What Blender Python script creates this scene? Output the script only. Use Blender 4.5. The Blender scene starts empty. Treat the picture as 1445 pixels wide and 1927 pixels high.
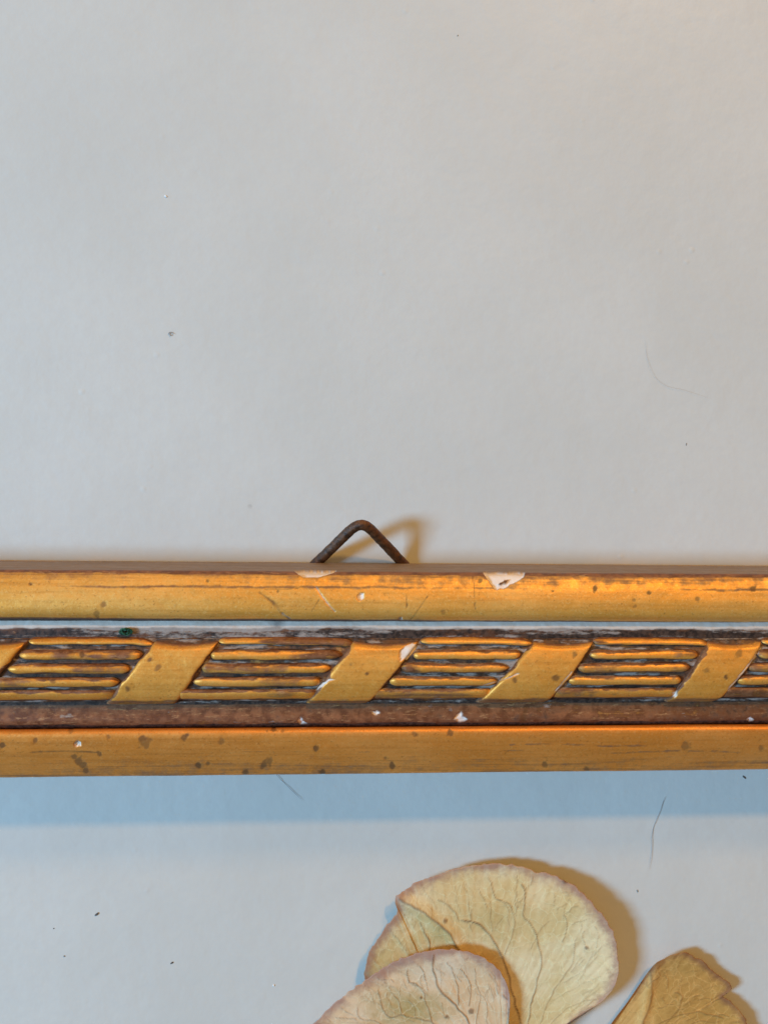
import bpy, math, random
import numpy as np
from mathutils import Matrix, Vector

random.seed(4)
scene = bpy.context.scene
col = scene.collection

# ------------------------------------------------------------------ camera
# all lengths below are millimetres; S turns them into metres
S = 0.001
W_PX, H_PX, F_PX = 1445.0, 1927.0, 1710.0
YAW, ROLL = 0.0766, 0.0114
CZ = 106.7
ax = np.array([math.sin(YAW), 0, -math.cos(YAW)])
X0 = np.array([math.cos(YAW), 0, math.sin(YAW)]); Y0 = np.array([0., 1., 0.])
CX = X0 * math.cos(ROLL) + Y0 * math.sin(ROLL)
CY = -X0 * math.sin(ROLL) + Y0 * math.cos(ROLL)
CPOS = np.array([-95 * math.sin(YAW) * 0.5, 0, CZ])
cam_d = bpy.data.cameras.new('camera'); cam = bpy.data.objects.new('camera', cam_d); col.objects.link(cam)
M = Matrix.Identity(4)
for i in range(3):
    M[i][0], M[i][1], M[i][2], M[i][3] = CX[i], CY[i], -ax[i], CPOS[i] * S
cam.matrix_world = M
cam_d.sensor_fit = 'HORIZONTAL'; cam_d.sensor_width = 36.0; cam_d.lens = 36.0 * F_PX / W_PX
cam_d.clip_start = 0.002; cam_d.clip_end = 20
scene.camera = cam
scene.render.resolution_x, scene.render.resolution_y = 767, 1024

# ------------------------------------------------------------------ light
world = bpy.data.worlds.new('World'); scene.world = world; world.use_nodes = True
bg = world.node_tree.nodes['Background']
bg.inputs[0].default_value = (1.0, 0.93, 0.80, 1); bg.inputs[1].default_value = 0.17

def area(name, direction, dist, size, color, power, target=(0, -12, 0), size_y=None):
    d = bpy.data.lights.new(name, 'AREA'); d.color = color; d.energy = power
    d.shape = 'RECTANGLE' if size_y else 'DISK'; d.size = size
    if size_y: d.size_y = size_y
    o = bpy.data.objects.new(name, d); col.objects.link(o)
    v = Vector(direction).normalized(); t = Vector(target) * S
    o.location = t + v * dist
    o.rotation_euler = (-v).to_track_quat('-Z', 'Y').to_euler()
    return o

area('window_light', (-1.33, -0.05, 1.0), 0.85, 0.14, (0.335, 0.645, 1.0), 9.7, target=(-6, -20, 0), size_y=0.20)
area('lamp_near', (0.44, 0.93, 1.0), 0.80, 0.055, (1.0, 0.51, 0.09), 2.35)
area('lamp_far', (0.58, 1.40, 1.0), 0.86, 0.10, (1.0, 0.53, 0.11), 1.70)

scene.view_settings.view_transform = 'Standard'; scene.view_settings.look = 'None'
scene.view_settings.exposure = 0; scene.view_settings.gamma = 1
scene.view_settings.use_curve_mapping = False

# ------------------------------------------------------------------ helpers
def at(px, py, z):
    d = ax + CX * ((px - W_PX / 2) / F_PX) - CY * ((py - H_PX / 2) / F_PX)
    t = (z - CPOS[2]) / d[2]
    return CPOS + d * t

def to_px(P):
    Q = P - CPOS
    dz = Q @ ax
    return W_PX / 2 + F_PX * (Q @ CX) / dz, H_PX / 2 - F_PX * (Q @ CY) / dz

def hash2(ix, iy, seed):
    h = (ix.astype(np.int64) * 374761393 + iy.astype(np.int64) * 668265263 + seed * 1442695041) & 0x7fffffff
    h = ((h ^ (h >> 13)) * 1274126177) & 0x7fffffff
    h = (h ^ (h >> 16)) & 0xffff
    return h / 65535.0

def vnoise(x, y, seed=0):
    ix, iy = np.floor(x), np.floor(y)
    fx, fy = x - ix, y - iy
    fx = fx * fx * (3 - 2 * fx); fy = fy * fy * (3 - 2 * fy)
    a, b = hash2(ix, iy, seed), hash2(ix + 1, iy, seed)
    c, d = hash2(ix, iy + 1, seed), hash2(ix + 1, iy + 1, seed)
    return (a * (1 - fx) + b * fx) * (1 - fy) + (c * (1 - fx) + d * fx) * fy

def fbm(x, y, seed=0, octv=4):
    r = 0; amp = 0.5; tot = 0
    for k in range(octv):
        r = r + amp * vnoise(x * 2 ** k + 17.3 * k, y * 2 ** k - 9.1 * k, seed + k); tot += amp; amp *= 0.5
    return r / tot

def sstep(a, b, x):
    t = np.clip((x - a) / (b - a), 0, 1)
    return t * t * (3 - 2 * t)

def seg_dist(U, V, pts):
    d = np.full(U.shape, 1e9)
    for (x0, y0), (x1, y1) in zip(pts[:-1], pts[1:]):
        dx, dy = x1 - x0, y1 - y0
        t = np.clip(((U - x0) * dx + (V - y0) * dy) / (dx * dx + dy * dy + 1e-9), 0, 1)
        d = np.minimum(d, np.hypot(U - x0 - t * dx, V - y0 - t * dy))
    return d

def in_poly(U, V, poly):
    ins = np.zeros(U.shape, bool)
    n = len(poly)
    for i in range(n):
        x0, y0 = poly[i]; x1, y1 = poly[(i + 1) % n]
        c = ((y0 > V) != (y1 > V)) & (U < (x1 - x0) * (V - y0) / (y1 - y0 + 1e-12) + x0)
        ins ^= c
    return ins

def poly_mask(U, V, poly, soft=1.5):
    d = seg_dist(U, V, list(poly) + [poly[0]])
    s = np.where(in_poly(U, V, poly), d, -d)
    return sstep(-soft, soft, s)

def mesh_obj(name, V, F, mat, parent=None, attrs=None, smooth=True):
    me = bpy.data.meshes.new(name)
    me.from_pydata((np.asarray(V) * S).tolist(), [], F)
    if smooth:
        me.polygons.foreach_set('use_smooth', [True] * len(me.polygons))
    if attrs:
        for k, a in attrs.items():
            at_ = me.color_attributes.new(k, 'FLOAT_COLOR', 'POINT')
            c = np.ones((len(V), 4), np.float32); c[:, :3] = a
            at_.data.foreach_set('color', c.ravel())
    me.materials.append(mat); me.update()
    o = bpy.data.objects.new(name, me); col.objects.link(o)
    if parent: o.parent = parent
    return o

def grid_faces(n, m, wrap=False):
    """n rows (along) x m columns (across)"""
    i = np.arange(n - 1)[:, None]; j = np.arange(m if wrap else m - 1)[None, :]
    j2 = (j + 1) % m
    f = np.stack([i * m + j + 0 * j2, (i + 1) * m + j, (i + 1) * m + j2, i * m + j2 + 0 * j], -1).reshape(-1, 4)
    return f.tolist()

def tag(o, label=None, cat=None, group=None, kind=None):
    for k, v in (('label', label), ('category', cat), ('group', group), ('kind', kind)):
        if v: o[k] = v
    return o

def tube(path, rad, n=10, rough=0.0, seed=1):
    """swept tube; path (k,3) mm; rad scalar or array"""
    P = np.asarray(path, float); k = len(P)
    rad = np.broadcast_to(np.asarray(rad, float), (k,))
    T = np.gradient(P, axis=0); T /= np.linalg.norm(T, axis=1)[:, None]
    up = np.array([0, 0, 1.0])
    A = np.cross(T, up); A /= np.linalg.norm(A, axis=1)[:, None] + 1e-9
    B = np.cross(A, T)
    th = np.linspace(0, 2 * math.pi, n, endpoint=False)
    s = np.concatenate([[0], np.cumsum(np.linalg.norm(np.diff(P, axis=0), axis=1))])
    R = rad[:, None] * (1 + rough * (fbm(s[:, None] * 2.2 + 0 * th, 1.5 * np.cos(th)[None] + 3 + 0 * s[:, None], seed) - 0.5))
    V = P[:, None] + R[..., None] * (np.cos(th)[None, :, None] * A[:, None] + np.sin(th)[None, :, None] * B[:, None])
    F = grid_faces(k, n, True)
    F += [list(range(n))[::-1], [(k - 1) * n + i for i in range(n)]]
    return V.reshape(-1, 3), F

def smooth_path(pts, n=40):
    """Catmull-Rom through points"""
    P = np.asarray(pts, float); P = np.vstack([2 * P[0] - P[1], P, 2 * P[-1] - P[-2]])
    out = []
    m = len(P) - 3
    for t in np.linspace(0, m - 1e-6, n):
        i = int(t); f = t - i
        a, b, c, d = P[i], P[i + 1], P[i + 2], P[i + 3]
        out.append(0.5 * (2 * b + (c - a) * f + (2 * a - 5 * b + 4 * c - d) * f * f + (3 * b - a - 3 * c + d) * f ** 3))
    return np.array(out)

# ------------------------------------------------------------------ materials
class NT:
    def __init__(self, name):
        self.m = bpy.data.materials.new(name); self.m.use_nodes = True
        self.t = self.m.node_tree; self.n = self.t.nodes; self.l = self.t.links
        self.b = self.n['Principled BSDF']
        tc = self.n.new('ShaderNodeTexCoord'); mp = self.n.new('ShaderNodeMapping')
        mp.inputs['Scale'].default_value = (1000, 1000, 1000)      # texture space in millimetres
        self.l.new(tc.outputs['Object'], mp.inputs['Vector']); self.co = mp.outputs[0]
    def put(self, sock, v):
        if hasattr(v, 'is_output'): self.l.new(v, sock)
        elif isinstance(v, (tuple, list)): sock.default_value = tuple(v) if len(v) == 4 or sock.type == 'VECTOR' else tuple(v) + (1,)
        else: sock.default_value = v
    def noise(self, scale, detail=4, rough=0.55, vec=None, stretch=None, dist=0):
        n = self.n.new('ShaderNodeTexNoise'); n.inputs['Scale'].default_value = scale
        n.inputs['Detail'].default_value = detail; n.inputs['Roughness'].default_value = rough
        n.inputs['Distortion'].default_value = dist
        v = vec or self.co
        if stretch:
            mp = self.n.new('ShaderNodeMapping'); mp.inputs['Scale'].default_value = stretch
            self.l.new(v, mp.inputs['Vector']); v = mp.outputs[0]
        self.l.new(v, n.inputs['Vector']); return n.outputs[0]
    def voro(self, scale, feature='F1', vec=None, rnd=1.0):
        n = self.n.new('ShaderNodeTexVoronoi'); n.feature = feature
        n.inputs['Scale'].default_value = scale; n.inputs['Randomness'].default_value = rnd
        self.l.new(vec or self.co, n.inputs['Vector']); return n
    def math(self, op, a, b=0.0, clamp=False):
        n = self.n.new('ShaderNodeMath'); n.operation = op; n.use_clamp = clamp
        self.put(n.inputs[0], a); self.put(n.inputs[1], b); return n.outputs[0]
    def ramp(self, x, a, b, lo=0.0, hi=1.0):
        n = self.n.new('ShaderNodeMapRange'); n.interpolation_type = 'SMOOTHSTEP'
        self.put(n.inputs[0], x); n.inputs[1].default_value = a; n.inputs[2].default_value = b
        n.inputs[3].default_value = lo; n.inputs[4].default_value = hi; return n.outputs[0]
    def mix(self, f, a, b):
        n = self.n.new('ShaderNodeMix'); n.data_type = 'RGBA'
        self.put(n.inputs[0], f); self.put(n.inputs[6], a); self.put(n.inputs[7], b); return n.outputs[2]
    def attr(self, name):
        n = self.n.new('ShaderNodeAttribute'); n.attribute_name = name
        s = self.n.new('ShaderNodeSeparateColor'); self.l.new(n.outputs[0], s.inputs[0]); return s.outputs
    def bump(self, h, strength, dist, prev=None):
        n = self.n.new('ShaderNodeBump'); n.inputs['Strength'].default_value = strength
        n.inputs['Distance'].default_value = dist * S
        self.put(n.inputs['Height'], h)
        if prev: self.l.new(prev, n.inputs['Normal'])
        return n.outputs[0]
    def set(self, **k):
        for a, v in k.items(): self.put(self.b.inputs[a.replace('_', ' ')], v)
        return self.m

def mat_table():
    t = NT('painted_surface')
    big = t.noise(0.035, 3); fine = t.noise(0.9, 5, 0.6); peel = t.noise(0.55, 3, 0.5)
    c = t.mix(t.ramp(big, .3, .7), (.59, .585, .535), (.635, .63, .58))
    c = t.mix(t.ramp(fine, .25, .75, 0, .25), c, (.56, .55, .53))
    sp = t.voro(0.16); sd = t.ramp(sp.outputs['Distance'], .035, .07, 1, 0)
    pick = t.ramp(t.noise(0.11, 2), .56, .62)
    c = t.mix(t.math('MULTIPLY', t.math('MULTIPLY', sd, pick), .35), c, (.30, .29, .27))
    # small nibs in the paint
    nib = t.voro(0.33); nh = t.ramp(nib.outputs['Distance'], .0, .16, 1, 0)
    nsel = t.ramp(t.noise(0.05, 2), .50, .66)
    n1 = t.bump(peel, .30, .14, t.bump(t.noise(.16, 4, .55), .30, .35))
    n2 = t.bump(t.math('MULTIPLY', nh, nsel), .22, .16, n1)
    n3 = t.bump(t.noise(3.5, 4), .10, .03, n2)
    return t.set(Base_Color=c, Roughness=.48, Normal=n3, Specular_IOR_Level=.26)

def mat_gild(name, tint=(1, 1, 1)):
    t = NT(name)
    A = t.attr('wear_a'); B = t.attr('wear_b')        # A: bole, grime, dust   B: chip, stain, side paint
    n_big = t.noise(0.10, 4, .6); n_mid = t.noise(0.9, 5, .6); n_f = t.noise(4.2, 5, .7)
    streak = t.noise(1.0, 5, .6, stretch=(.10, 2.2, 2.2))
    gold = t.mix(t.ramp(n_big, .3, .7), (.82, .375, .058), (.90, .465, .105))
    gold = t.mix(t.ramp(streak, .42, .75, 0, .55), gold, (.60, .26, .040))
    gold = t.mix(t.ramp(n_f, .48, .70, 0, .5), gold, (.95, .63, .22))
    gold = t.mix(t.ramp(t.noise(3.0, 5, .75), .56, .68, 0, .55), gold, (.36, .15, .030))
    tn = t.n.new('ShaderNodeMix'); tn.data_type = 'RGBA'; tn.blend_type = 'MULTIPLY'; tn.inputs[0].default_value = 1
    t.put(tn.inputs[6], gold); t.put(tn.inputs[7], tuple(tint)); gold = tn.outputs[2]
    # brown-red bole showing where the leaf has rubbed thin
    k = t.math('ADD', A[0], t.math('MULTIPLY', t.math('SUBTRACT', t.math('ADD', t.math('MULTIPLY', n_mid, .6), t.math('MULTIPLY', streak, .5)), .55), 1.5))
    bole = t.ramp(k, .30, .85)
    bole = t.math('MULTIPLY', bole, t.ramp(A[0], .02, .25))
    bc = t.mix(t.ramp(n_mid, .35, .65), (.13, .046, .018), (.27, .110, .044))
    bc = t.mix(t.ramp(t.noise(3.0, 5, .75, stretch=(.28, 1.2, 1.2)), .54, .66, 0, .65), bc, (.46, .25, .11))
    c = t.mix(bole, gold, bc)
    # dark wax and dirt
    g = t.math('ADD', A[1], t.math('MULTIPLY', t.math('SUBTRACT', n_mid, .5), 1.1))
    gm = t.math('MULTIPLY', t.ramp(g, .35, .8), t.ramp(A[1], .02, .2))
    gc = t.mix(t.ramp(t.noise(2.2, 4), .35, .65), (.022, .014, .011), (.075, .045, .032))
    c = t.mix(gm, c, gc)
    # stray fly spots
    v1 = t.voro(.55); vd = t.math('ADD', v1.outputs['Distance'], t.math('MULTIPLY', t.math('SUBTRACT', n_mid, .5), .22)); s1 = t.math('MULTIPLY', t.ramp(vd, .02, .10, 1, 0), t.ramp(t.noise(.3, 2), .5, .62))
    s1 = t.math('MULTIPLY', s1, .55)
    st = t.math('MAXIMUM', s1, t.math('MULTIPLY', B[1], t.ramp(n_f, .2, .55, .75, 1)))
    c = t.mix(st, c, (.125, .052, .016))
    # pale plaster dust
    d = t.math('ADD', A[2], t.math('MULTIPLY', t.math('SUBTRACT', t.noise(1.5, 6, .7, stretch=(.45, 1.5, 1.5)), .5), 1.6))
    dm = t.math('MULTIPLY', t.ramp(d, .35, .72), t.ramp(A[2], .02, .2))
    c = t.mix(dm, c, t.mix(n_f, (.25, .20, .17), (.44, .38, .33)))
    # brown side paint
    c = t.mix(B[2], c, t.mix(t.ramp(streak, .35, .7), (.21, .150, .105), (.31, .225, .165)))
    c = t.mix(B[0], c, t.mix(t.ramp(n_mid, .3, .7), (.80, .66, .54), (.88, .78, .68)))
    bare = t.math('MAXIMUM', t.math('MAXIMUM', bole, gm), t.math('MAXIMUM', t.math('MAXIMUM', dm, st), t.math('MAXIMUM', B[0], B[2])))
    metal = t.ramp(bare, 0, .9, .42, 0.0)
    rough = t.math('ADD', t.ramp(n_mid, .3, .7, .44, .58), t.math('MULTIPLY', bare, .06))
    nb = t.bump(n_f, .45, .05); nb = t.bump(n_mid, .22, .08, nb)
    nb = t.bump(t.math('SUBTRACT', dm, t.math('MULTIPLY', gm, .4)), .35, .10, nb)
    return t.set(Base_Color=c, Metallic=metal, Roughness=rough, Normal=nb, Specular_IOR_Level=.32)

def mat_wire():
    t = NT('rusty_wire')
    n = t.noise(1.6, 5, .65); f = t.noise(6, 4, .6); s = t.noise(2.5, 4, stretch=(1, .5, 1))
    c = t.mix(t.ramp(n, .35, .65), (.045, .020, .010), (.15, .058, .020))
    c = t.mix(t.ramp(f, .60, .72, 0, .7), c, (.33, .19, .09))
    c = t.mix(t.ramp(s, .64, .70, 0, .3), c, (.08, .07, .07))
    return t.set(Base_Color=c, Metallic=.25, Roughness=t.ramp(n, .3, .7, .30, .6), Normal=t.bump(f, .6, .12, t.bump(n, .5, .2)))

def mat_petal(name, base1, base2, rimc, hue):
    t = NT(name)
    A = t.attr('petal_a')            # vein, rim, patch
    warp = t.n.new('ShaderNodeVectorMath'); warp.operation = 'ADD'
    nz = t.n.new('ShaderNodeTexNoise'); nz.inputs['Scale'].default_value = .9; nz.inputs['Detail'].default_value = 3
    t.l.new(t.co, nz.inputs['Vector'])
    sc = t.n.new('ShaderNodeVectorMath'); sc.operation = 'SCALE'; sc.inputs[3].default_value = 1.1
    t.l.new(nz.outputs['Color'], sc.inputs[0]); t.l.new(t.co, warp.inputs[0]); t.l.new(sc.outputs[0], warp.inputs[1])
    v = t.voro(.62, 'DISTANCE_TO_EDGE', warp.outputs[0]); v2 = t.voro(1.6, 'DISTANCE_TO_EDGE', warp.outputs[0])
    net = t.ramp(v.outputs['Distance'], .0, .05, 1, 0); net2 = t.ramp(v2.outputs['Distance'], 0, .09, 1, 0)
    n1 = t.noise(.16, 4, .55); n2 = t.noise(1.1, 5, .6); n3 = t.noise(5, 4, .6)
    c = t.mix(t.ramp(n1, .35, .65), base1, base2)
    c = t.mix(t.ramp(t.math('ADD', A[2], t.math('MULTIPLY', t.math('SUBTRACT', n2, .5), .5)), .15, .9), c, hue)
    c = t.mix(t.ramp(n2, .42, .75, 0, .38), c, tuple(x * .72 for x in base1))
    c = t.mix(t.math('MULTIPLY', net, .30), c, tuple(min(1, x * 1.28) for x in base2))
    c = t.mix(t.math('MULTIPLY', net2, .08), c, tuple(min(1, x * 1.28) for x in base2))
    rim = t.ramp(t.math('ADD', A[1], t.math('MULTIPLY', t.math('SUBTRACT', n2, .5), .7)), .25, .95)
    rim = t.math('MULTIPLY', rim, t.ramp(A[1], .02, .2))
    c = t.mix(t.math('MULTIPLY', rim, .78), c, rimc)
    c = t.mix(t.ramp(n3, .66, .76, 0, .45), c, tuple(x * .5 for x in base1))
    c = t.mix(t.math('MULTIPLY', A[0], .88), c, (.17, .068, .028))
    nb = t.bump(net, .22, .07); nb = t.bump(n2, .35, .15, nb); nb = t.bump(A[0], .5, .12, nb); nb = t.bump(n3, .15, .05, nb)
    t.set(Base_Color=c, Roughness=.62, Normal=nb, Specular_IOR_Level=.25)
    tr = t.n.new('ShaderNodeBsdfTranslucent'); t.put(tr.inputs[0], c)
    mx = t.n.new('ShaderNodeMixShader'); mx.inputs[0].default_value = .12
    out = t.n['Material Output']
    t.l.new(t.b.outputs[0], mx.inputs[1]); t.l.new(tr.outputs[0], mx.inputs[2]); t.l.new(mx.outputs[0], out.inputs[0])
    return t.m

def mat_plain(name, c1, c2, rough=.8, scale=4):
    t = NT(name); n = t.noise(scale, 3)
    return t.set(Base_Color=t.mix(t.ramp(n, .35, .65), c1, c2), Roughness=rough)

M_TABLE = mat_table(); M_GILD = mat_gild('worn_gilding'); M_TONED = mat_gild('toned_gilding', (.94, .71, .60)); M_CARVED = mat_gild('carved_gilding', (1.0, .90, .74)); M_WIRE = mat_wire()

# ------------------------------------------------------------------ tabletop
g = 300.0
V = []; F = []
n = 2
tv = [(-g, -g, 0), (g, -g, 0), (g, g, 0), (-g, g, 0), (-g, -g, -18), (g, -g, -18), (g, g, -18), (-g, g, -18)]
tf = [[0, 1, 2, 3], [7, 6, 5, 4], [0, 4, 5, 1], [1, 5, 6, 2], [2, 6, 7, 3], [3, 7, 4, 0]]
table = mesh_obj('tabletop', tv, tf, M_TABLE, smooth=False)
tag(table, 'pale grey painted tabletop under the gilt frame', 'tabletop', kind='structure')

# ------------------------------------------------------------------ frame rail
frame = bpy.data.objects.new('picture_frame', None); col.objects.link(frame)
tag(frame, 'worn gilt picture frame rail with carved reeds and slanting ribbons', 'picture frame')
frame.empty_display_size = .01

XH = 105.0
xs = np.concatenate([np.arange(-XH, -45, 1.0), np.arange(-45, 48, 0.11), np.arange(48, XH + .1, 1.0)])

STAINS = [(195, 1137, 5), (182, 1157, 6), (834, 1152, 6), (1120, 1107, 6), (1193, 1129, 4), (1194, 1142, 5), (1312, 1128, 6),
          (1417, 1108, 8), (1220, 1116, 4), (903, 1093, 4), (523, 1113, 3), (57, 1100, 3), (390, 1094, 4), (1040, 1113, 3),
          (66, 1393, 5), (272, 1398, 12), (268, 1390, 8), (347, 1387, 9), (352, 1384, 6), (418, 1395, 7), (374, 1441, 7), (391, 1437, 4),
          (507, 1434, 7), (498, 1439, 6), (532, 1376, 5), (594, 1410, 5), (725, 1427, 4), (738, 1442, 6), (780, 1382, 6), (188, 1420, 5),
          (205, 1387, 4), (495, 1441, 5), (608, 1453, 6), (462, 1454, 8), (1290, 1402, 8), (1432, 1408, 7), (1025, 1440, 6), (135, 1375, 6),
          (140, 1425, 7), (146, 1433, 7), (155, 1441, 7), (162, 1450, 7), (5, 1403, 7), (1105, 1448, 5), (848, 1380, 7), (515, 1372, 6),
          (985, 1350, 8), (282, 1242, 5), (298, 1256, 6), (240, 1297, 5), (1083, 1232, 5), (1046, 1275, 7), (968, 1280, 6),
          (1390, 1231, 8), (1365, 1274, 4), (1330, 1262, 5), (690, 1268, 4), (660, 1250, 3), (100, 1282, 5), (155, 1232, 6)]
SCRATCH = [([(805, 1122), (790, 1143), (773, 1166)], 1.6, 'stain'), ([(765, 1121), (765, 1144)], 1.3, 'stain'),
           ([(889, 1086), (895, 1147)], 1.0, 'stain'), ([(60, 1416), (120, 1414), (190, 1417)], 1.8, 'stain'),
           ([(594, 1104), (615, 1135), (630, 1151)], 1.1, 'pale'), ([(490, 1117), (505, 1127), (520, 1140), (527, 1153), (545, 1165)], 2.4, 'stain'),
           ([(545, 1164), (531, 1155)], 1.6, 'pale'), ([(600, 1130), (585, 1152)], 1.0, 'stain'), ([(500, 1110), (560, 1108)], 1.0, 'stain'),
           ([(960, 1402), (1040, 1400), (1130, 1405), (1250, 1404)], 2.6, 'bole'), ([(1150, 1418), (1280, 1413), (1400, 1416)], 2.4, 'bole'),
           ([(450, 1415), (640, 1417), (700, 1415)], 1.3, 'bole'), ([(900, 1414), (1000, 1412)], 2.2, 'bole'),
           ([(910, 1290), (960, 1275), (975, 1268)], 1.2, 'pale'), ([(1045, 1300), (1075, 1265)], 1.5, 'pale'),
           ([(1370, 1298), (1400, 1262), (1432, 1220)], 1.8, 'pale')]
CHIPS = [[(555, 1073), (632, 1073), (632, 1076), (610, 1082), (592, 1086), (570, 1085), (560, 1079)],
         [(909, 1077), (987, 1077), (986, 1085), (976, 1092), (960, 1100), (945, 1108), (931, 1109), (922, 1097), (915, 1086)],
         [(752, 1243), (753, 1228), (762, 1217), (775, 1212), (784, 1213), (784, 1220), (775, 1231), (765, 1240)],
         [(672, 1122), (678, 1116), (684, 1117), (685, 1127), (678, 1131), (672, 1127)],
         [(138, 1400), (146, 1394), (153, 1398), (152, 1404), (143, 1406)],
         [(594, 1300), (602, 1289), (620, 1278), (630, 1279), (615, 1284), (604, 1294)],
         [(855, 1354), (858, 1347), (867, 1340), (870, 1348), (880, 1354), (868, 1360)],
         [(1264, 1303), (1272, 1301), (1276, 1310), (1270, 1314)], 
         [(560, 1358), (566, 1350), (570, 1357), (578, 1362), (566, 1364)], [(700, 1342), (708, 1337), (714, 1343), (706, 1346)],
         [(1405, 1354), (1412, 1350), (1418, 1356), (1409, 1358)],
         [(751, 1163), (757, 1162), (757, 1167), (752, 1167)]]

def wear(P, bole, grime, dust, side=None, seed=0):
    """stains, scratches and chips of the gilding; also returns how deep each point is chipped (mm)"""
    U, Vv = to_px(P)
    wob = 1 + 1.5 * (fbm(U * .13, Vv * .13, 31, 4) - .5)
    brk = .45 + .55 * sstep(.30, .62, fbm(U * .045, Vv * .09, 33, 4))
    stain = np.zeros(U.shape); chip = np.zeros(U.shape)
    for x, y, r in STAINS:
        stain = np.maximum(stain, sstep(1.25, .7, np.hypot(U - x, (Vv - y) * (.8 + .5 * ((x * 3 + y) % 7) / 7)) * wob / r * 1.12) * (.55 + .40 * ((x * 7 + y) % 10) / 10))
    for pts, w, kind in SCRATCH:
        m = sstep(1.3, .5, seg_dist(U + 3 * (fbm(U * .1, Vv * .1, 5, 2) - .5), Vv, pts) * wob / w) * brk
        if kind == 'stain': stain = np.maximum(stain, m * .8)
        elif kind == 'bole': bole = np.maximum(bole, m * .62)
        else: chip = np.maximum(chip, m * .55)
    Uw = U + 5 * (fbm(U * .15, Vv * .15, 8, 3) - .5); Vw = Vv + 4 * (fbm(U * .15 + 9, Vv * .15, 9, 3) - .5)
    for k, poly in enumerate(CHIPS):
        chip = np.maximum(chip, poly_mask(Uw, Vw, poly, 1.0))
    ring = np.clip(1 - np.abs(chip - .35) / .3, 0, 1); bole = np.maximum(bole, ring * .9)
    # sliver of gilding left inside the big chip
    hole = poly_mask(Uw, Vw, [(938, 1099), (948, 1091), (958, 1090), (952, 1098), (942, 1101)], 1.0)
    chip *= 1 - hole; bole = np.maximum(bole, hole)
    side = np.zeros(U.shape) if side is None else side * (1 - chip)
    a = np.stack([bole, grime, dust], -1); b = np.stack([chip, stain, side], -1)
    return np.clip(a, 0, 1), np.clip(b, 0, 1), chip

def prof(pts, step=.11):
    """(photo row, height) -> dense y,z curve"""
    P = np.array([(at(722, r, z)[1], z) for r, z in pts])
    s = np.concatenate([[0], np.cumsum(np.hypot(*np.diff(P, axis=0).T))])
    t = np.linspace(0, s[-1], int(s[-1] / step) + 2)
    # soft corners: linear resample then small smoothing
    y, z = np.interp(t, s, P[:, 0]), np.interp(t, s, P[:, 1])
    k = np.array([1, 2, 3, 2, 1.]); k /= k.sum()
    for _ in range(3):
        y[2:-2] = np.convolve(y, k, 'valid'); z[2:-2] = np.convolve(z, k, 'valid')
    return y, z

ROW = lambda y, z=11.0: 963.5 - y * F_PX / (CZ - z)       # rough photo row of a rail-local y (for wear bands only)

def rail_strip(name, pts, wearfun, floor_z, lump=.05, chip_depth=.24):
    y, z = prof(pts)
    y0 = y.copy(); m = len(y)
    X, Y = np.meshgrid(xs, y, indexing='ij'); Z = np.broadcast_to(z, X.shape).copy()
    arc = np.arange(m) * .11
    A = np.broadcast_to(arc, X.shape)
    seed = sum(map(ord, name))
    nrm_y = -np.gradient(z); nrm_z = np.gradient(y) ; L = np.hypot(nrm_y, nrm_z) + 1e-9
    sgn = np.sign(-(nrm_z / L).sum()) or 1
    ny, nz = -nrm_y / L * 1.0, -nrm_z / L * 1.0            # outward normal of a curve that runs towards -y
    P0 = np.stack([X, Y, Z], -1).reshape(-1, 3)
    sh = X.shape
    bole, grime, dust, side = wearfun(X, Y, Z, A, y, z)
    a, b, chip = wear(P0, bole.ravel(), grime.ravel(), dust.ravel(), side.ravel())
    if name == 'upper_hollow': b[:, 0] = np.maximum(b[:, 0], STRIP[0].ravel())
    disp = lump * (fbm(X * .22, A * .5, seed, 3) - .5) * 2 + .012 * (fbm(X * 1.6, A * 1.6, seed + 7, 3) - .5) * 2
    disp = disp - chip_depth * chip.reshape(sh) - .03 * b[:, 1].reshape(sh) + .05 * (dust * (fbm(X * 2, A * 4, seed + 3, 3) - .35))
    Y = Y + ny * disp; Z = Z + nz * disp
    T = np.stack([X, Y, Z], -1)
    # close underneath
    bot = np.stack([np.stack([xs, np.full(len(xs), y[-1]), np.full(len(xs), floor_z)], -1),
                    np.stack([xs, np.full(len(xs), y[0]), np.full(len(xs), floor_z)], -1)], 1)
    Vt = np.concatenate([T, bot], 1); mm = m + 2
    aa = np.concatenate([a.reshape(sh + (3,)), np.zeros((len(xs), 2, 3))], 1)
    bb = np.concatenate([b.reshape(sh + (3,)), np.zeros((len(xs), 2, 3))], 1)
    Fc = grid_faces(len(xs), mm, True)
    Fc = [f[::-1] for f in Fc]
    nx = len(xs)
    Fc += [list(range(mm)), [(nx - 1) * mm + i for i in range(mm)][::-1]]
    return mesh_obj(name, Vt.reshape(-1, 3), Fc, M_TONED if name == 'inner_band' else M_GILD, frame, {'wear_a': aa.reshape(-1, 3), 'wear_b': bb.reshape(-1, 3)})

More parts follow.
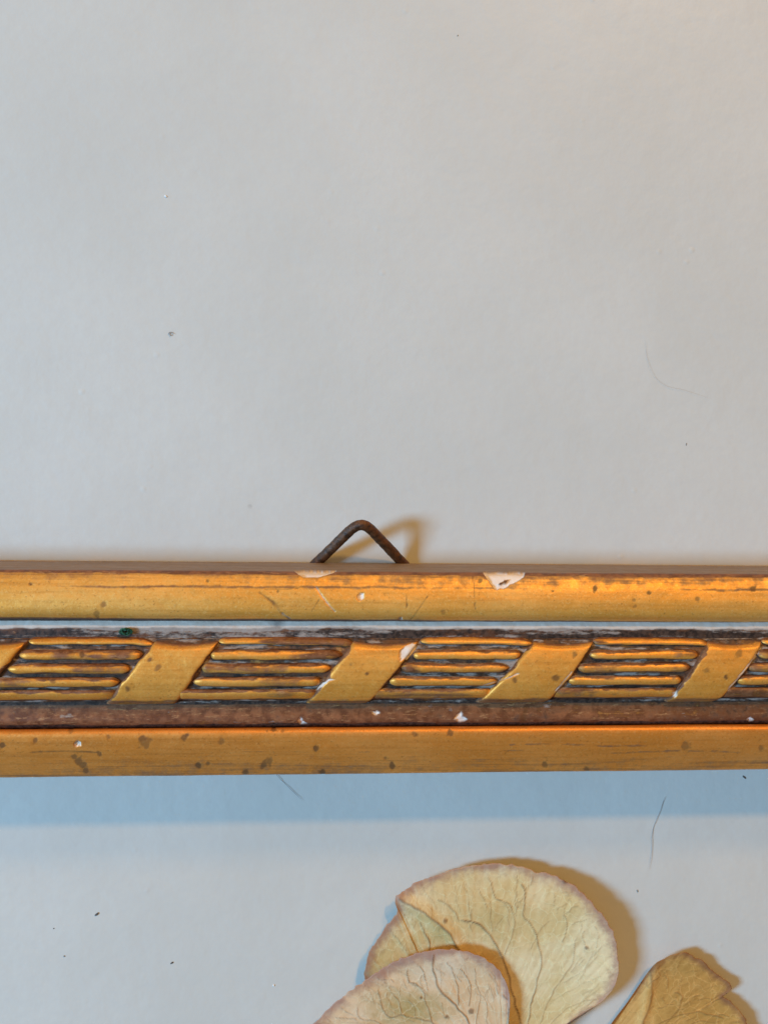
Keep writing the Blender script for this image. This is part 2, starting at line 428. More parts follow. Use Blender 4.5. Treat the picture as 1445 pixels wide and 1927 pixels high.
def w_outer(X, Y, Z, A, y, z):
    U, R = to_px(np.stack([X, Y, Z], -1).reshape(-1, 3)); R = R.reshape(X.shape); U = U.reshape(X.shape)
    R = R - (1072.5 + 9 * np.clip(U / 1445, -.5, 1.5)) + 1077       # follow the rail
    wav = 7 * (fbm(X * .12, X * 0, 3, 3) - .5) + 4 * (fbm(X * .9, A, 4, 3) - .5)
    bole = sstep(1116, 1080, R + wav * 2.2) * .58 * sstep(.25, .6, fbm(X * .06, X * 0 + 2, 12, 3) + .10)
    bole = np.maximum(bole, sstep(1087, 1078, R + wav * .9) * .95)
    bole = np.maximum(bole, np.exp(-((R - 1108 - wav) / 4.0) ** 2) * .70 * sstep(.40, .62, fbm(X * .05 + 4, X * 0, 19, 2)))
    bole = np.maximum(bole, sstep(1163, 1168, R + wav * .2) * .95)
    grime = sstep(1166, 1169.5, R + wav * .15) * .9
    side = np.where(A < 10.0, sstep(1078, 1074.5, R + wav * .25), 0)
    dust = np.zeros(X.shape)
    return bole, grime, dust, side

STRIP = [None]
def w_hollow(X, Y, Z, A, y, z):
    r = np.broadcast_to(np.linspace(0, 1, X.shape[1]), X.shape)
    wav = .30 * (fbm(X * .10, X * 0, 41, 4) - .5) + .16 * (fbm(X * .8, A * 2, 42, 3) - .5)
    U, R = to_px(np.stack([X, Y, Z], -1).reshape(-1, 3)); R = R.reshape(X.shape); U = U.reshape(X.shape)
    STRIP[0] = sstep(1183, 1179.5, R - 3 * np.clip(U / 1445, 0, 1) + 9 * (fbm(X * .16, X * 0, 43, 4) - .5) + 4 * (fbm(X * 1.2, A * 2, 46, 3) - .5)) * (.80 - .25 * fbm(X * .3, A * 3, 47, 4)) * (1 - .85 * np.exp(-((U - 522) / 11) ** 2))
    dust = sstep(.52, .36, r + wav) * 1.0
    tail = .50 * sstep(.36, .58, fbm(X * .09, A * 1.6, 44, 4)) * sstep(1.0, .7, r)
    dust = np.maximum(dust, tail)
    grime = sstep(.30, .55, r + wav) * (.55 + .45 * fbm(X * .15, A * 2, 45, 3))
    bole = np.full(X.shape, .98)
    return bole, grime, dust, np.zeros(X.shape)

def w_bed(X, Y, Z, A, y, z):
    grime = .45 + .45 * fbm(X * .3, A, 51, 3)
    dust = .16 + .42 * sstep(.45, .66, fbm(X * .30, A * 1.6, 52, 4))
    return np.full(X.shape, .9), grime, dust, np.zeros(X.shape)

def w_cove(X, Y, Z, A, y, z):
    r = np.broadcast_to(np.linspace(0, 1, X.shape[1]), X.shape)
    grime = np.maximum(sstep(.22, .10, r), sstep(.68, .82, r + .12 * (fbm(X * .3, A, 60, 3) - .5))) * .85
    grime = np.maximum(grime, .62 * fbm(X * .2, A, 61, 3))
    grime = np.maximum(grime, .5 * sstep(25, 38, X))  # right end darkened as painted shade, on top of the real grime
    bole = np.full(X.shape, .95)
    dust = .50 * sstep(.16, .08, r) * sstep(.40, .6, fbm(X * .12, X * 0, 62, 3)) + .42 * sstep(.66, .80, fbm(X * .7, A * 1.2, 63, 4))
    return bole, grime, dust, np.zeros(X.shape)

def w_inner(X, Y, Z, A, y, z):
    r = np.broadcast_to(np.linspace(0, 1, X.shape[1]), X.shape)
    wav = (fbm(X * .15, A, 71, 4) - .5)
    bole = np.maximum(sstep(.17, .09, r + .04 * wav) * .95, .12 + .46 * sstep(.40, 1.0, r + .45 * wav))  # browner towards the lower edge: shading of the downturned face painted into the bole
    bole = np.maximum(bole, .34 * sstep(.48, .7, fbm(X * .05, A * .9, 73, 4)) * sstep(.3, .5, r))
    grime = sstep(.12, .04, r + .03 * wav) * .9
    return bole, grime, np.zeros(X.shape), np.zeros(X.shape)

rail_strip('outer_band', [(1060, 1.0), (1061.5, 2.5), (1068, 6.5), (1075.5, 10.6), (1077, 11.15), (1080, 11.5), (1090, 11.9), (1110, 12.35), (1130, 12.6),
                          (1148, 12.6), (1158, 12.35), (1165, 11.85), (1169, 11.2), (1170.5, 10.3)], w_outer, 1.0, .05)
rail_strip('upper_hollow', [(1166, 10.6), (1170.5, 10.75), (1176, 10.95), (1182, 11.05), (1190, 11.05), (1200, 11.0), (1212, 11.0)], w_hollow, 5.0, .05)
BED = [(1196, 10.6), (1203, 11.15), (1220, 11.6), (1240, 11.8), (1262, 11.85), (1285, 11.65), (1302, 11.15), (1313, 10.5), (1322, 9.6)]
bed_y, bed_z = prof(BED)
rail_strip('carved_bed', BED, w_bed, 5.0, .06)
rail_strip('lower_cove', [(1316, 10.0), (1324, 9.9), (1332, 9.95), (1342, 10.1), (1354, 10.25), (1360, 10.0), (1366, 9.6), (1370, 9.4)], w_cove, 5.0, .05)
rail_strip('inner_band', [(1367.5, 8.4), (1368.2, 10.2), (1369.6, 10.9), (1374, 11.2), (1380, 11.3), (1390, 11.15), (1410, 10.55), (1430, 9.7), (1448, 8.7), (1454.5, 8.4),
                          (1456.5, 7.9), (1454, 7.0)], w_inner, 1.0, .04)

def zb(y):
    return np.interp(y, bed_y[::-1], bed_z[::-1])

# ribbons: corners read as (top-left, top-right, bottom-right, bottom-left) columns at rows 1214 / 1314
wr = [(-82, 48, -38, -165), (285, 409, 338, 203), (661, 788, 705, 583), (1001, 1119, 1043, 908), (1331, 1438, 1362, 1264)]
yT = at(722, 1214, 12.1)[1]; yB = at(722, 1314, 11.5)[1]
wraps = []
for tl, tr, br, bl in wr:
    wraps.append([at(tl, 1214, 12.1)[0], at(tr, 1214, 12.1)[0], at(br, 1312, 11.5)[0], at(bl, 1312, 11.5)[0]])
pitch = 20.4
while wraps[0][0] - pitch > -XH + 8: wraps.insert(0, [v - pitch for v in wraps[0]])
while wraps[-1][1] + pitch < XH - 2: wraps.append([v + pitch for v in wraps[-1]])

def edge_x(w, y, side):
    t = (y - yT) / (yB - yT)
    return w[0] + (w[3] - w[0]) * t if side == 0 else w[1] + (w[2] - w[1]) * t

for k, w in enumerate(wraps):
    nu, nv = 72, 70
    rng = np.random.RandomState(100 + k)
    u = np.linspace(0, 1, nu); y0 = at(722, 1203, 11.0)[1]; y1 = at(722, 1320.5, 10.0)[1]
    yy = np.linspace(y0, y1, nv)
    Uu, Yy = np.meshgrid(u, yy, indexing='ij')
    jl = .22 * (fbm(yy * .9, yy * 0 + k, 80 + k, 3) - .5); jr = .22 * (fbm(yy * .9, yy * 0 + k + 9, 81 + k, 3) - .5)
    xl = edge_x(w, yy, 0) + jl; xr = edge_x(w, yy, 1) + jr
    Xx = xl[None] + (xr - xl)[None] * Uu
    e = np.abs(2 * Uu - 1)
    body = (1 - e ** 20) ** .5
    rise = .56 + .05 * np.sin((Uu * 2.4 + .3)) + .07 * (fbm(Xx * .35, Yy * .35, 90 + k, 3) - .5) * 2
    top = sstep(at(722, 1207, 11.4)[1], at(722, 1218, 11.4)[1], Yy + .35 * np.sin(Uu * 3.1) - .15)
    Zz = zb(Yy) + (rise * (.30 + .70 * top)) * body - .28 * (1 - body)
    swell = .22 * np.exp(-((Yy - yB) / .7) ** 2) * body
    Yd = Yy - swell
    P = np.stack([Xx, Yd, Zz], -1)
    wav = (fbm(Xx * .8, Yy * .8, 95 + k, 3) - .5)
    bole = np.maximum(.95 * (1 - top), .95 * sstep(.86, .985, e + .22 * wav))
    bole = np.maximum(bole, .75 * sstep(at(722, 1306, 11.2)[1], at(722, 1316, 11.2)[1], Yy + .3 * wav))
    bole = np.maximum(bole, .10 + .12 * sstep(.5, .7, fbm(Xx * .25, Yy * .25, 97 + k, 3)))
    grime = np.maximum(.62 * sstep(.35, .0, top), .85 * sstep(.95, .995, e))
    dust = .45 * sstep(.5, .0, top) * sstep(.4, .6, fbm(Xx * .5, Yy * 1.2, 98 + k, 3)) + .5 * sstep(.96, 1, e) * (Uu < .5)
    a, b, chip = wear(P.reshape(-1, 3), bole.ravel(), grime.ravel(), dust.ravel())
    P[..., 2] += .05 * (fbm(Xx * 1.4, Yy * 1.4, 99 + k, 3) - .5) - .16 * chip.reshape(Xx.shape)
    # skirt below so that the ribbon is a solid strip sunk in the bed
    Vv = P.reshape(-1, 3); Fc = [f[::-1] for f in grid_faces(nu, nv)]
    Fc = [f[::-1] for f in Fc]
    base = len(Vv)
    loop = [i * nv for i in range(nu)] + [(nu - 1) * nv + j for j in range(1, nv)] + [i * nv + nv - 1 for i in range(nu - 2, -1, -1)] + [j for j in range(nv - 2, 0, -1)]
    low = Vv[loop].copy(); low[:, 2] -= 1.1
    Vv = np.vstack([Vv, low]); nl = len(loop)
    Fc += [[loop[i], loop[(i + 1) % nl], base + (i + 1) % nl, base + i] for i in range(nl)]
    Fc = [f[::-1] for f in Fc]
    a = np.vstack([a, np.tile([.9, .9, .2], (nl, 1))]); b = np.vstack([b, np.zeros((nl, 3))])
    mesh_obj('ribbon_wrap', Vv, Fc, M_CARVED, frame, {'wear_a': a, 'wear_b': b})

REEDS = [(1207.5, 7.8, .46), (1232, 10.4, .56), (1257, 10.4, .58), (1282.5, 10.6, .58), (1308.5, 12.6, .62)]
for k in range(len(wraps) - 1):
    wl, wr_ = wraps[k], wraps[k + 1]
    for q, (row, hw, h) in enumerate(REEDS):
        zc = 11.8
        yc = at(722, row, zc)[1]; hy = hw * (CZ - zc) / F_PX
        rng = np.random.RandomState(k * 11 + q)
        g0, g1 = [(-.2, -.1), (.05, .15), (.02, .18), (.0, .20), (-.7, -.5)][q]
        xa = edge_x(wl, yc, 1) + g0 + rng.uniform(-.1, .15); xb = edge_x(wr_, yc, 0) - g1 + rng.uniform(-.15, .1)
        nx_ = int((xb - xa) / .12) + 4; ns = 19
        X1 = np.linspace(xa, xb, nx_); s = np.linspace(-1, 1, ns)
        dl = (X1 - xa); dr = (xb - X1)
        endt = (1 - (1 - np.clip(dl / rng.uniform(.5, 1.2), 0, 1)) ** 2) ** .7 * (1 - (1 - np.clip(dr / rng.uniform(.7, 1.8), 0, 1)) ** 2) ** .7
        endt = np.clip(endt, .06, 1)
        wob = .16 * (fbm(X1 * .35, X1 * 0 + q * 3.1 + k, 120, 3) - .5)
        wid = hy * endt * (1 + .25 * (fbm(X1 * .5, X1 * 0 + q + k * 2.3, 121, 2) - .5))
        # top reed lifts at its ends, as the carver left it
        lift = .0
        if q == 0: lift = .30 * (np.exp(-dr / 1.5)) * -1
        if q == 4: wid = hy * (.75 + .25 * endt)
        Yc = yc + wob + lift
        X2, S2 = np.meshgrid(X1, s, indexing='ij')
        Y2 = Yc[:, None] - S2 * wid[:, None]
        ht = h * endt[:, None] * (1 + .22 * (fbm(X2 * .6, X2 * 0 + q, 122 + k, 2) - .5))
        Z2 = zb(Y2) - .14 + (ht + .14) * np.sqrt(np.clip(1 - S2 ** 2, 0, 1)) ** .85
        nz_ = (fbm(X2 * .9, S2 * 1.5 + q * 5, 130 + k, 3) - .5)
        big = fbm(X2 * .16 + q * 3, S2 * .4, 133 + k, 3)
        top_side = sstep(-.10, -.75, S2 + .8 * nz_)           # the side towards the hollow keeps its red ground
        bole = np.maximum(.92 * top_side, .85 * sstep(.45, .82, S2 + .4 * nz_))
        bole = np.maximum(bole, .8 * sstep(.75, .35, endt[:, None] + .3 * nz_))
        bole = np.maximum(bole, .55 * sstep(.47, .65, big) + (.30 if rng.rand() < .35 or q == 0 else .08))
        grime = np.maximum(.95 * sstep(.80, .97, np.abs(S2) + .1 * nz_), .5 * sstep(.55, .15, endt[:, None]))
        dust = .65 * sstep(-.72, -.95, S2) * sstep(.38, .58, fbm(X2 * .3 + q, S2, 136 + k, 3))
        P = np.stack([X2, Y2, Z2], -1).reshape(-1, 3)
        a, b, chip = wear(P, bole.ravel(), grime.ravel(), dust.ravel())
        P[:, 2] += .05 * nz_.ravel() - .1 * chip
        base = len(P); m = ns
        low = np.stack([np.stack([X1, Yc - wid, zb(yc) - .9 + 0 * X1], -1), np.stack([X1, Yc + wid, zb(yc) - .9 + 0 * X1], -1)], 1)
        Vv = np.concatenate([P.reshape(nx_, ns, 3), low], 1); mm = ns + 2
        a = np.concatenate([a.reshape(nx_, ns, 3), np.tile([.9, .9, .1], (nx_, 2, 1))], 1).reshape(-1, 3)
        b = np.concatenate([b.reshape(nx_, ns, 3), np.zeros((nx_, 2, 3))], 1).reshape(-1, 3)
        Fc = [f[::-1] for f in grid_faces(nx_, mm, True)]
        Fc += [list(range(mm)), [(nx_ - 1) * mm + i for i in range(mm)][::-1]]
        mesh_obj('reed', Vv.reshape(-1, 3), Fc, M_CARVED, frame, {'wear_a': a, 'wear_b': b})

# wire hanger on the back edge
def hz(row): return 1.05 + (1058 - row) / 70.0 * 3.9
pts = [(576, 1078), (597, 1058), (625, 1031), (648, 1008.5), (661, 996.5), (670, 990.5), (679, 988), (688, 989.5), (697, 996), (707, 1006), (728, 1028), (757, 1059), (777, 1080)]
path = smooth_path([at(x, y, max(hz(y), .75)) for x, y in pts], 150)
Vw, Fw = tube(path, .60, 18, .16, 5)
mesh_obj('hanger_loop', Vw, Fw, M_WIRE, frame)

# ------------------------------------------------------------------ dried hydrangea floret
flower = bpy.data.objects.new('dried_hydrangea', None); col.objects.link(flower)
flower.empty_display_size = .01
tag(flower, 'dried hydrangea floret with papery beige petals lying on the tabletop', 'flower')

def petal(name, outline, base, veins, zfun, mat, rimw=26, creases=(), fine=None, seed=0, spots=()):
    O = np.array(outline, float)
    s = np.concatenate([[0], np.cumsum(np.hypot(*np.diff(O, axis=0).T))])
    N = int(s[-1] / 2.6); t = np.linspace(0, s[-1], N)
    o = np.stack([np.interp(t, s, O[:, 0]), np.interp(t, s, O[:, 1])], -1)
    k = np.ones(9) / 9
    for c in range(2): o[4:-4, c] = np.convolve(o[:, c], k, 'valid')
    d = o - np.array(base); L = np.linalg.norm(d, axis=1)[:, None]
    o = o + d / L * ((fbm(t * .10, t * 0, 200 + seed, 3) - .5) * 6 + (fbm(t * .35, t * 0, 210 + seed, 2) - .5) * 1.4)[:, None]
    R = 130
    rr = np.linspace(.03, 1, R) ** .8
    PX = base[0] + (o[:, 0] - base[0])[:, None] * rr; PY = base[1] + (o[:, 1] - base[1])[:, None] * rr
    zz = zfun(PX, PY, rr[None] + 0 * PX)
    zz = zz + .30 * (fbm(PX * .012, PY * .012, 220 + seed, 3) - .5) * rr
    for pts, w, h in creases:
        zz = zz + h * np.exp(-(seg_dist(PX, PY, pts) / w) ** 2)
    ang = np.broadcast_to((t / 30.0)[:, None], PX.shape)
    zz = zz + (.16 * (fbm(ang * 1.1, rr[None] * 3 + 0 * PX, 260 + seed, 3) - .5) + .10 * (fbm(ang * 3.1, rr[None] * 5 + 0 * PX, 263 + seed, 2) - .5)) * rr
    vein = np.zeros(PX.shape)
    rng = np.random.RandomState(70 + seed)
    veins = list(veins)
    for q in range(80):
        i0 = int(rng.uniform(.08, .94) * N); r0 = rng.uniform(.62, .90); r1 = min(.985, r0 + rng.uniform(.05, .14)); dj = rng.uniform(-9, 9)
        pp = []
        for f in np.linspace(0, 1, 4):
            k2 = int(np.clip(i0 + dj * f + rng.uniform(-1.5, 1.5), 0, N - 1)); rk = r0 + (r1 - r0) * f
            pp.append((base[0] + (o[k2, 0] - base[0]) * rk, base[1] + (o[k2, 1] - base[1]) * rk))
        veins.append((pp, rng.uniform(1.3, 1.9), rng.uniform(.18, .5)))
    wx = PX + 7 * (fbm(PX * .05, PY * .05, 230, 3) - .5); wy = PY + 7 * (fbm(PX * .05 + 5, PY * .05, 231, 3) - .5)
    for vd in veins:
        pts, w, amp = vd; w *= .62; amp *= .9
        sp = smooth_path([p + (0,) for p in pts], max(8, 4 * len(pts)))[:, :2]
        n_ = len(sp)
        dd = seg_dist(wx, wy, [tuple(p) for p in sp])
        fade = 1
        vein = np.maximum(vein, amp * np.exp(-(dd / w) ** 2))
    vein *= .55 + .75 * fbm(PX * .03, PY * .03, 233 + seed, 3)
    for x, y, r in spots:
        vein = np.maximum(vein, .75 * sstep(1.2, .5, np.hypot(PX - x, PY - y) / r * (1 + .8 * (fbm(PX * .2, PY * .2, 6, 2) - .5))))
    edge = seg_dist(PX, PY, [tuple(p) for p in o[::6]])
    rim = np.exp(-(edge / rimw) ** 1.3) * (.55 + .7 * fbm(PX * .015, PY * .015, 240 + seed, 3))
    rim *= np.clip(rr * 1.6 - .5, 0, 1)
    patch = fine(PX, PY) if fine else np.zeros(PX.shape)
    zz = zz + .05 * vein
    # ray through each outline point at its own height: true positions on a curled sheet
    dv = ax[None, None] + CX[None, None] * ((PX - W_PX / 2) / F_PX)[..., None] - CY[None, None] * ((PY - H_PX / 2) / F_PX)[..., None]
    tt = (zz - CPOS[2]) / dv[..., 2]
    P = CPOS + dv * tt[..., None]
    ob = mesh_obj(name, P.reshape(-1, 3), grid_faces(N, R), mat, flower,
                  {'petal_a': np.clip(np.stack([vein, rim, patch], -1), 0, 1).reshape(-1, 3)})
    sol = ob.modifiers.new('thickness', 'SOLIDIFY'); sol.thickness = .06 * S; sol.offset = 0
    return ob

mauve = (.40, .205, .165)
MP1 = mat_petal('petal_cream', (.78, .57, .26), (.90, .72, .42), mauve, (.52, .36, .10))
MP2 = mat_petal('petal_pink_cream', (.82, .57, .32), (.92, .71, .48), mauve, (.52, .37, .13))
MP3 = mat_petal('petal_tan', (.68, .385, .105), (.78, .48, .17), (.26, .11, .06), (.52, .275, .065))

B0 = (950, 2046)
o1 = [(870, 2032), (800, 1990), (725, 1910), (684, 1840), (689, 1806), (700, 1784), (722, 1750), (751, 1714), (744, 1704), (740, 1694), (748, 1684), (775, 1666), (810, 1650),
      (860, 1635), (910, 1627), (955, 1627), (985, 1632), (1008, 1643), (1030, 1644), (1060, 1655), (1085, 1671), (1105, 1690), (1135, 1722),
      (1155, 1755), (1162, 1790), (1164, 1830), (1156, 1860), (1135, 1885), (1100, 1905), (1060, 1932), (1015, 1985), (960, 2034)]
v1 = [([(1000, 1990), (980, 1927), (966, 1871), (951, 1819), (936, 1784), (919, 1759), (904, 1743), (887, 1736), (868, 1733)], 2.6, 1.0),
      ([(900, 1840), (862, 1784), (847, 1759), (824, 1742), (802, 1722), (782, 1710), (752, 1692)], 2.8, 1.0),
      ([(864, 1734), (855, 1717), (839, 1700), (822, 1693)], 2.0, .7),
      ([(985, 1990), (993, 1927), (1010, 1849), (1017, 1812), (1012, 1774), (1000, 1742), (986, 1724), (986, 1705), (986, 1675), (979, 1664)], 2.0, .8),
      ([(950, 1797), (960, 1774), (967, 1740), (967, 1729), (960, 1707), (945, 1696), (932, 1690), (925, 1665), (918, 1653)], 1.8, .62),
      ([(1059, 1772), (1066, 1742), (1063, 1726)], 1.7, .6), ([(1010, 1945), (1017, 1924), (1030, 1889), (1054, 1849), (1074, 1817), (1082, 1774)], 1.8, .5),
      ([(1020, 1950), (1049, 1916), (1079, 1891), (1124, 1881)], 1.6, .35), ([(808, 1795), (808, 1769), (799, 1752), (790, 1738)], 2.2, .8),
      ([(1082, 1774), (1093, 1750), (1095, 1735)], 1.4, .35), ([(1124, 1785), (1125, 1757), (1116, 1742)], 1.4, .35),
      ([(1041, 1705), (1043, 1690), (1041, 1680)], 1.6, .4), ([(886, 1735), (883, 1710), (879, 1680), (872, 1668)], 1.4, .5),
      ([(915, 1712), (908, 1690), (902, 1672)], 1.4, .5), ([(1075, 1700), (1070, 1685), (1064, 1680)], 1.3, .35), ([(1062, 1850), (1100, 1825), (1120, 1800)], 1.3, .28),
      ([(1040, 1885), (1090, 1855), (1130, 1840)], 1.3, .25), ([(858, 1700), (860, 1680), (866, 1665)], 1.3, .3), ([(836, 1705), (838, 1685)], 1.3, .3)]
z1 = lambda x, y, r: .35 + 1.9 * r ** 1.4 + .55 * sstep(1000, 1160, x) * r - .45 * sstep(1720, 1630, y) - 1.5 * sstep(1810, 1900, y) * sstep(930, 790, x) * r
def f1(x, y):
    fold = (in_poly(x, y, [(751, 1700), (802, 1722), (847, 1759), (880, 1810), (880, 1900), (650, 1900), (650, 1750)])).astype(float)
    k = .45 * fold + .55 * np.exp(-(((x - 930) / 60) ** 2 + ((y - 1740) / 70) ** 2)) * .7 - .3 * sstep(1060, 1140, x)
    return np.clip(k + .25 * (fbm(x * .02, y * .02, 250, 3) - .5) + .45 * np.exp(-(((x - 1115) / 25) ** 2 + ((y - 1892) / 12) ** 2)), 0, 1)
petal('petal', o1, (900, 2046), v1, z1, MP1, 24, [([(752, 1692), (802, 1722), (847, 1759), (862, 1784)], 14, .35)], f1, 1,
      spots=[(1103, 1784, 4), (1064, 1657, 7), (838, 1733, 5)])

o2 = [(900, 2060), (760, 2085), (620, 2070), (548, 2010), (560, 1962), (592, 1925), (640, 1880), (690, 1843), (740, 1811), (790, 1793), (830, 1785), (870, 1789), (905, 1800),
      (935, 1820), (954, 1850), (960, 1880), (957, 1927), (948, 1985), (946, 2030)]
v2 = [([(905, 1985), (882, 1927), (864, 1899), (844, 1879), (826, 1863), (818, 1837), (814, 1817), (815, 1797)], 2.5, 1.0),
      ([(840, 1990), (814, 1927), (802, 1891), (799, 1871), (784, 1854), (767, 1847), (765, 1825)], 1.9, .8), ([(804, 1864), (797, 1829), (784, 1814)], 1.6, .65),
      ([(863, 1891), (859, 1852), (849, 1822), (842, 1812)], 1.6, .65), ([(883, 1894), (885, 1859), (874, 1832), (865, 1822)], 1.6, .65),
      ([(890, 1950), (897, 1921), (903, 1869), (894, 1849), (894, 1824)], 1.5, .55), ([(918, 1950), (916, 1926), (915, 1886), (904, 1874)], 1.4, .5),
      ([(840, 1940), (812, 1925), (782, 1918), (757, 1911), (730, 1913), (717, 1894), (712, 1864)], 1.8, .8), ([(756, 1911), (752, 1886), (742, 1874)], 1.7, .75),
      ([(760, 1950), (712, 1926), (677, 1915), (672, 1896)], 1.6, .6), ([(782, 1918), (780, 1895), (768, 1880)], 1.4, .55), ([(835, 1915), (832, 1895), (830, 1885)], 1.4, .5),
      ([(677, 1915), (655, 1908), (640, 1898)], 1.3, .45), ([(720, 1893), (700, 1885), (690, 1880)], 1.3, .4), ([(828, 1862), (830, 1840), (828, 1822)], 1.2, .4),
      ([(752, 1886), (752, 1862), (756, 1852)], 1.3, .45), ([(925, 1900), (918, 1880), (916, 1862)], 1.2, .35)]
z2 = lambda x, y, r: 1.35 + 1.05 * r ** 1.2 + .45 * sstep(1850, 1790, y) * sstep(700, 800, x)
f2 = lambda x, y: np.clip(.75 * np.exp(-(((x - 760) / 90) ** 2 + ((y - 1900) / 60) ** 2)) + .35 * (fbm(x * .02, y * .02, 251, 3) - .45), 0, 1)
petal('petal', o2, B0, v2, z2, MP2, 26, [], f2, 2, spots=[(886, 1904, 6), (840, 1914, 4), (792, 1878, 3)])

o3 = [(1075, 2042), (1110, 1987), (1151, 1926), (1174, 1896), (1196, 1866), (1220, 1829), (1235, 1812), (1265, 1797), (1283, 1793), (1297, 1794), (1304, 1802), (1324, 1808), (1335, 1822),
      (1355, 1838), (1375, 1850), (1379, 1857), (1373, 1869), (1354, 1876), (1372, 1882), (1390, 1900), (1406, 1926), (1424, 1968), (1400, 2050), (1250, 2105), (1090, 2075)]
v3 = [([(1190, 1975), (1219, 1905), (1224, 1878), (1225, 1845), (1224, 1821)], 3.2, .75), ([(1256, 1859), (1257, 1848), (1250, 1838)], 1.6, .6),
      ([(1230, 1955), (1267, 1912), (1284, 1881), (1280, 1871), (1270, 1869)], 1.8, .65), ([(1240, 1925), (1265, 1917), (1305, 1905), (1339, 1911), (1358, 1917)], 1.7, .6),
      ([(1252, 1890), (1247, 1880), (1246, 1876)], 1.5, .5), ([(1219, 1905), (1230, 1893)], 1.4, .5), ([(1283, 1840), (1281, 1850)], 1.4, .4)]
z3 = lambda x, y, r: .25 + .9 * r ** 1.3 + .25 * sstep(1340, 1400, x) + .25 * sstep(1840, 1795, y)
f3 = lambda x, y: np.clip(.6 * sstep(1222, 1240, x) + .3 * (fbm(x * .02, y * .02, 252, 3) - .5), 0, 1)
petal('petal', o3, (1065, 2056), v3, z3, MP3, 15, [([(1235, 1812), (1224, 1860), (1205, 1940)], 9, .25)], f3, 3)

pth = smooth_path([at(880, 2050, .5), at(950, 2056, .6), at(1010, 2060, .5), at(1075, 2056, .35)], 30)
Vk, Fk = tube(pth, .30, 10, .3, 3)
mesh_obj('stalk', Vk, Fk, MP3, flower, {'petal_a': np.tile([.2, .3, .3], (len(Vk), 1))})

# ------------------------------------------------------------------ hairs, lint and specks
M_HAIR = mat_plain('grey_hair', (.20, .19, .19), (.30, .29, .28), .5)
M_DARK = mat_plain('dark_crumb', (.05, .045, .045), (.14, .12, .10), .8)
M_WHITE = mat_plain('white_crumb', (.75, .74, .72), (.85, .84, .82), .8)
M_GREEN = mat_plain('green_lint', (.012, .075, .045), (.03, .15, .09), .9)

def hair(pts, rad, label):
    path = smooth_path([at(x, y, .06) for x, y in pts], 60)
    path[:, 2] = .05 + .12 * fbm(np.arange(60) * .15, np.zeros(60), 9, 2)
    taper = rad * np.clip(np.minimum(np.arange(60) / 8 + .35, (59 - np.arange(60)) / 14 + .25), .2, 1)
    Vh, Fh = tube(path, taper, 6)
    tag(mesh_obj('hair_strand', Vh, Fh, M_HAIR), label, 'hair', 'stray hairs on the tabletop')
hair([(1251, 1499), (1243, 1522), (1232, 1550), (1226, 1575), (1226, 1600), (1221, 1636)], .019, 'grey hair curving below the right end of the gilt rail')
hair([(512, 1450), (535, 1474), (569, 1507)], .018, 'short straight dark hair poking out from under the gilt rail')
hair([(1213, 640), (1219, 680), (1232, 708), (1254, 726), (1290, 735), (1335, 750)], .006, 'faint thin hair on the bare tabletop at upper right')

def speck(px, py, r, mat, label, stretch=1.6, ang=0.6, seed=0, name='dust_speck'):
    rng = np.random.RandomState(seed)
    p = at(px, py, 0)
    nu, nv = 12, 8
    Vs = []
    for i in range(nv + 1):
        for j in range(nu):
            th = math.pi * i / nv; ph = 2 * math.pi * j / nu
            v = np.array([math.sin(th) * math.cos(ph), math.sin(th) * math.sin(ph), math.cos(th)])
            k = 1 + .9 * (float(fbm(np.array([v[0] * 1.7 + seed]), np.array([v[1] * 1.7 + v[2] * 2.1]), seed, 2)[0]) - .5)
            q = v * k * r; q[0] *= stretch
            q = np.array([q[0] * math.cos(ang) - q[1] * math.sin(ang), q[0] * math.sin(ang) + q[1] * math.cos(ang), q[2] * .6])
            Vs.append(q + p + np.array([0, 0, r * .45]))
    o = mesh_obj(name, Vs, grid_faces(nv + 1, nu, True), mat)
    tag(o, label, 'dust', 'specks of dust on the tabletop')
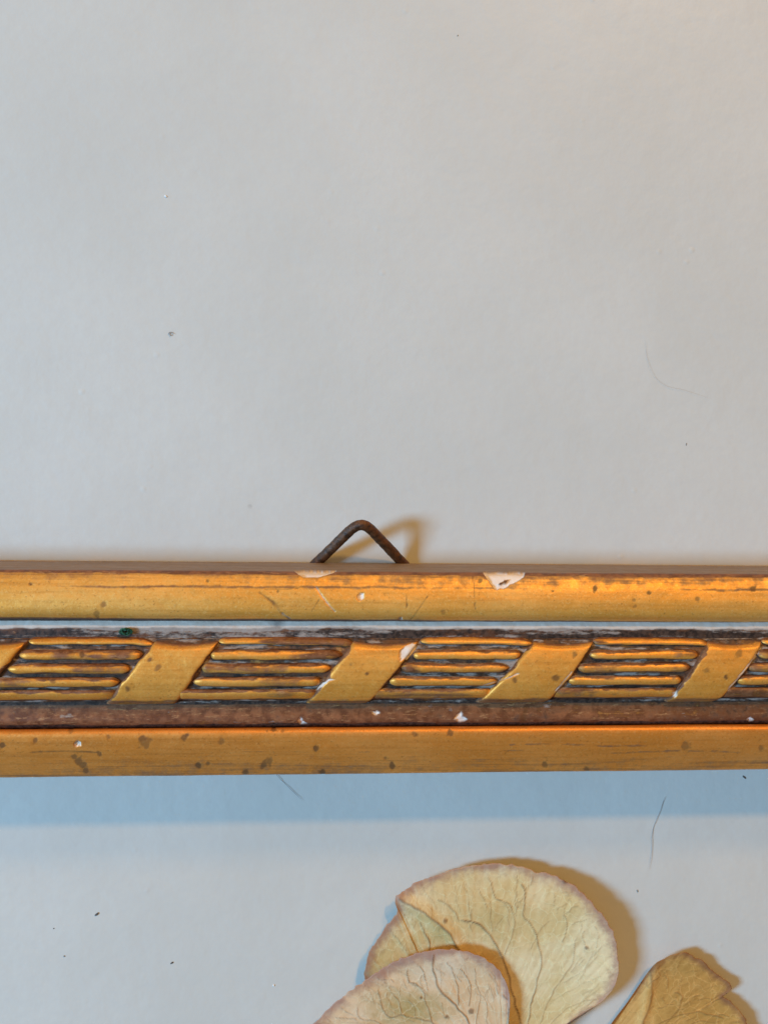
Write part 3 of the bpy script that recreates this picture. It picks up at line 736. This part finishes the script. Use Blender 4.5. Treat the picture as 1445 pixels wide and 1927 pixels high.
speck(182, 1721, .13, M_DARK, 'black crumb on the tabletop far left below the rail', 1.9, .7, 1)
speck(323, 1813, .10, M_DARK, 'small black crumb on the tabletop left of the floret', 1.9, .6, 2)
speck(101, 1748, .06, M_DARK, 'tiny dark speck just lower left of the black crumb', 1.1, 0, 3)
speck(121, 1800, .08, M_HAIR, 'tiny grey speck near the lower left corner', 1.2, 0, 4)
speck(1199, 1677, .07, M_HAIR, 'grey dash of dust just right of the big petal', 2.2, 1.9, 5)
speck(1291, 836, .06, M_HAIR, 'upright grey dash of dust above the right end of the rail', 2.6, 1.5, 6)
speck(861, 66, .055, M_HAIR, 'small grey speck near the top edge of the tabletop', 1.8, 1.2, 7)
speck(312, 369, .10, M_WHITE, 'white grain on the tabletop at upper left', 1.8, -.6, 8)
speck(515, 1855, .09, M_WHITE, 'white grain on the tabletop left of the front petal', 1.5, 1.4, 9)
speck(1400, 1463, .10, M_DARK, 'dark splinter just under the right end of the rail', 2.6, -.7, 10)

# fluff of grey fibre on the bare table
def lint(name, c, r, nf, rad, mat, label, group, seed, zc, flat=.4):
    rng = np.random.RandomState(seed)
    Vall, Fall = [], []
    for k in range(nf):
        a = rng.uniform(0, 6.28); b = a + rng.uniform(1.5, 4)
        q = [np.array([math.cos(t) * r[0], math.sin(t) * r[1], 0]) * rng.uniform(.3, 1) + np.array([0, 0, rng.uniform(0, flat)]) for t in np.linspace(a, b, 4)]
        path = smooth_path(q, 16) + np.asarray(c) + np.array([0, 0, zc])
        Vt, Ft = tube(path, rad, 5)
        off = sum(len(v) for v in Vall)
        Vall.append(Vt); Fall += [[i + off for i in f] for f in Ft]
    o = mesh_obj(name, np.vstack(Vall), Fall, mat)
    tag(o, label, 'lint', group)
    return o
lint('lint_tuft', at(322, 628, 0), (.38, .30), 6, .013, M_HAIR, 'wisp of grey fluff on the bare tabletop at left', None, 3, .04, .12)
lint('lint_tuft', at(238, 1188, 11.1), (.72, .42), 60, .026, M_GREEN, 'tuft of dark green lint caught in the hollow of the frame', None, 5, .03, .55)
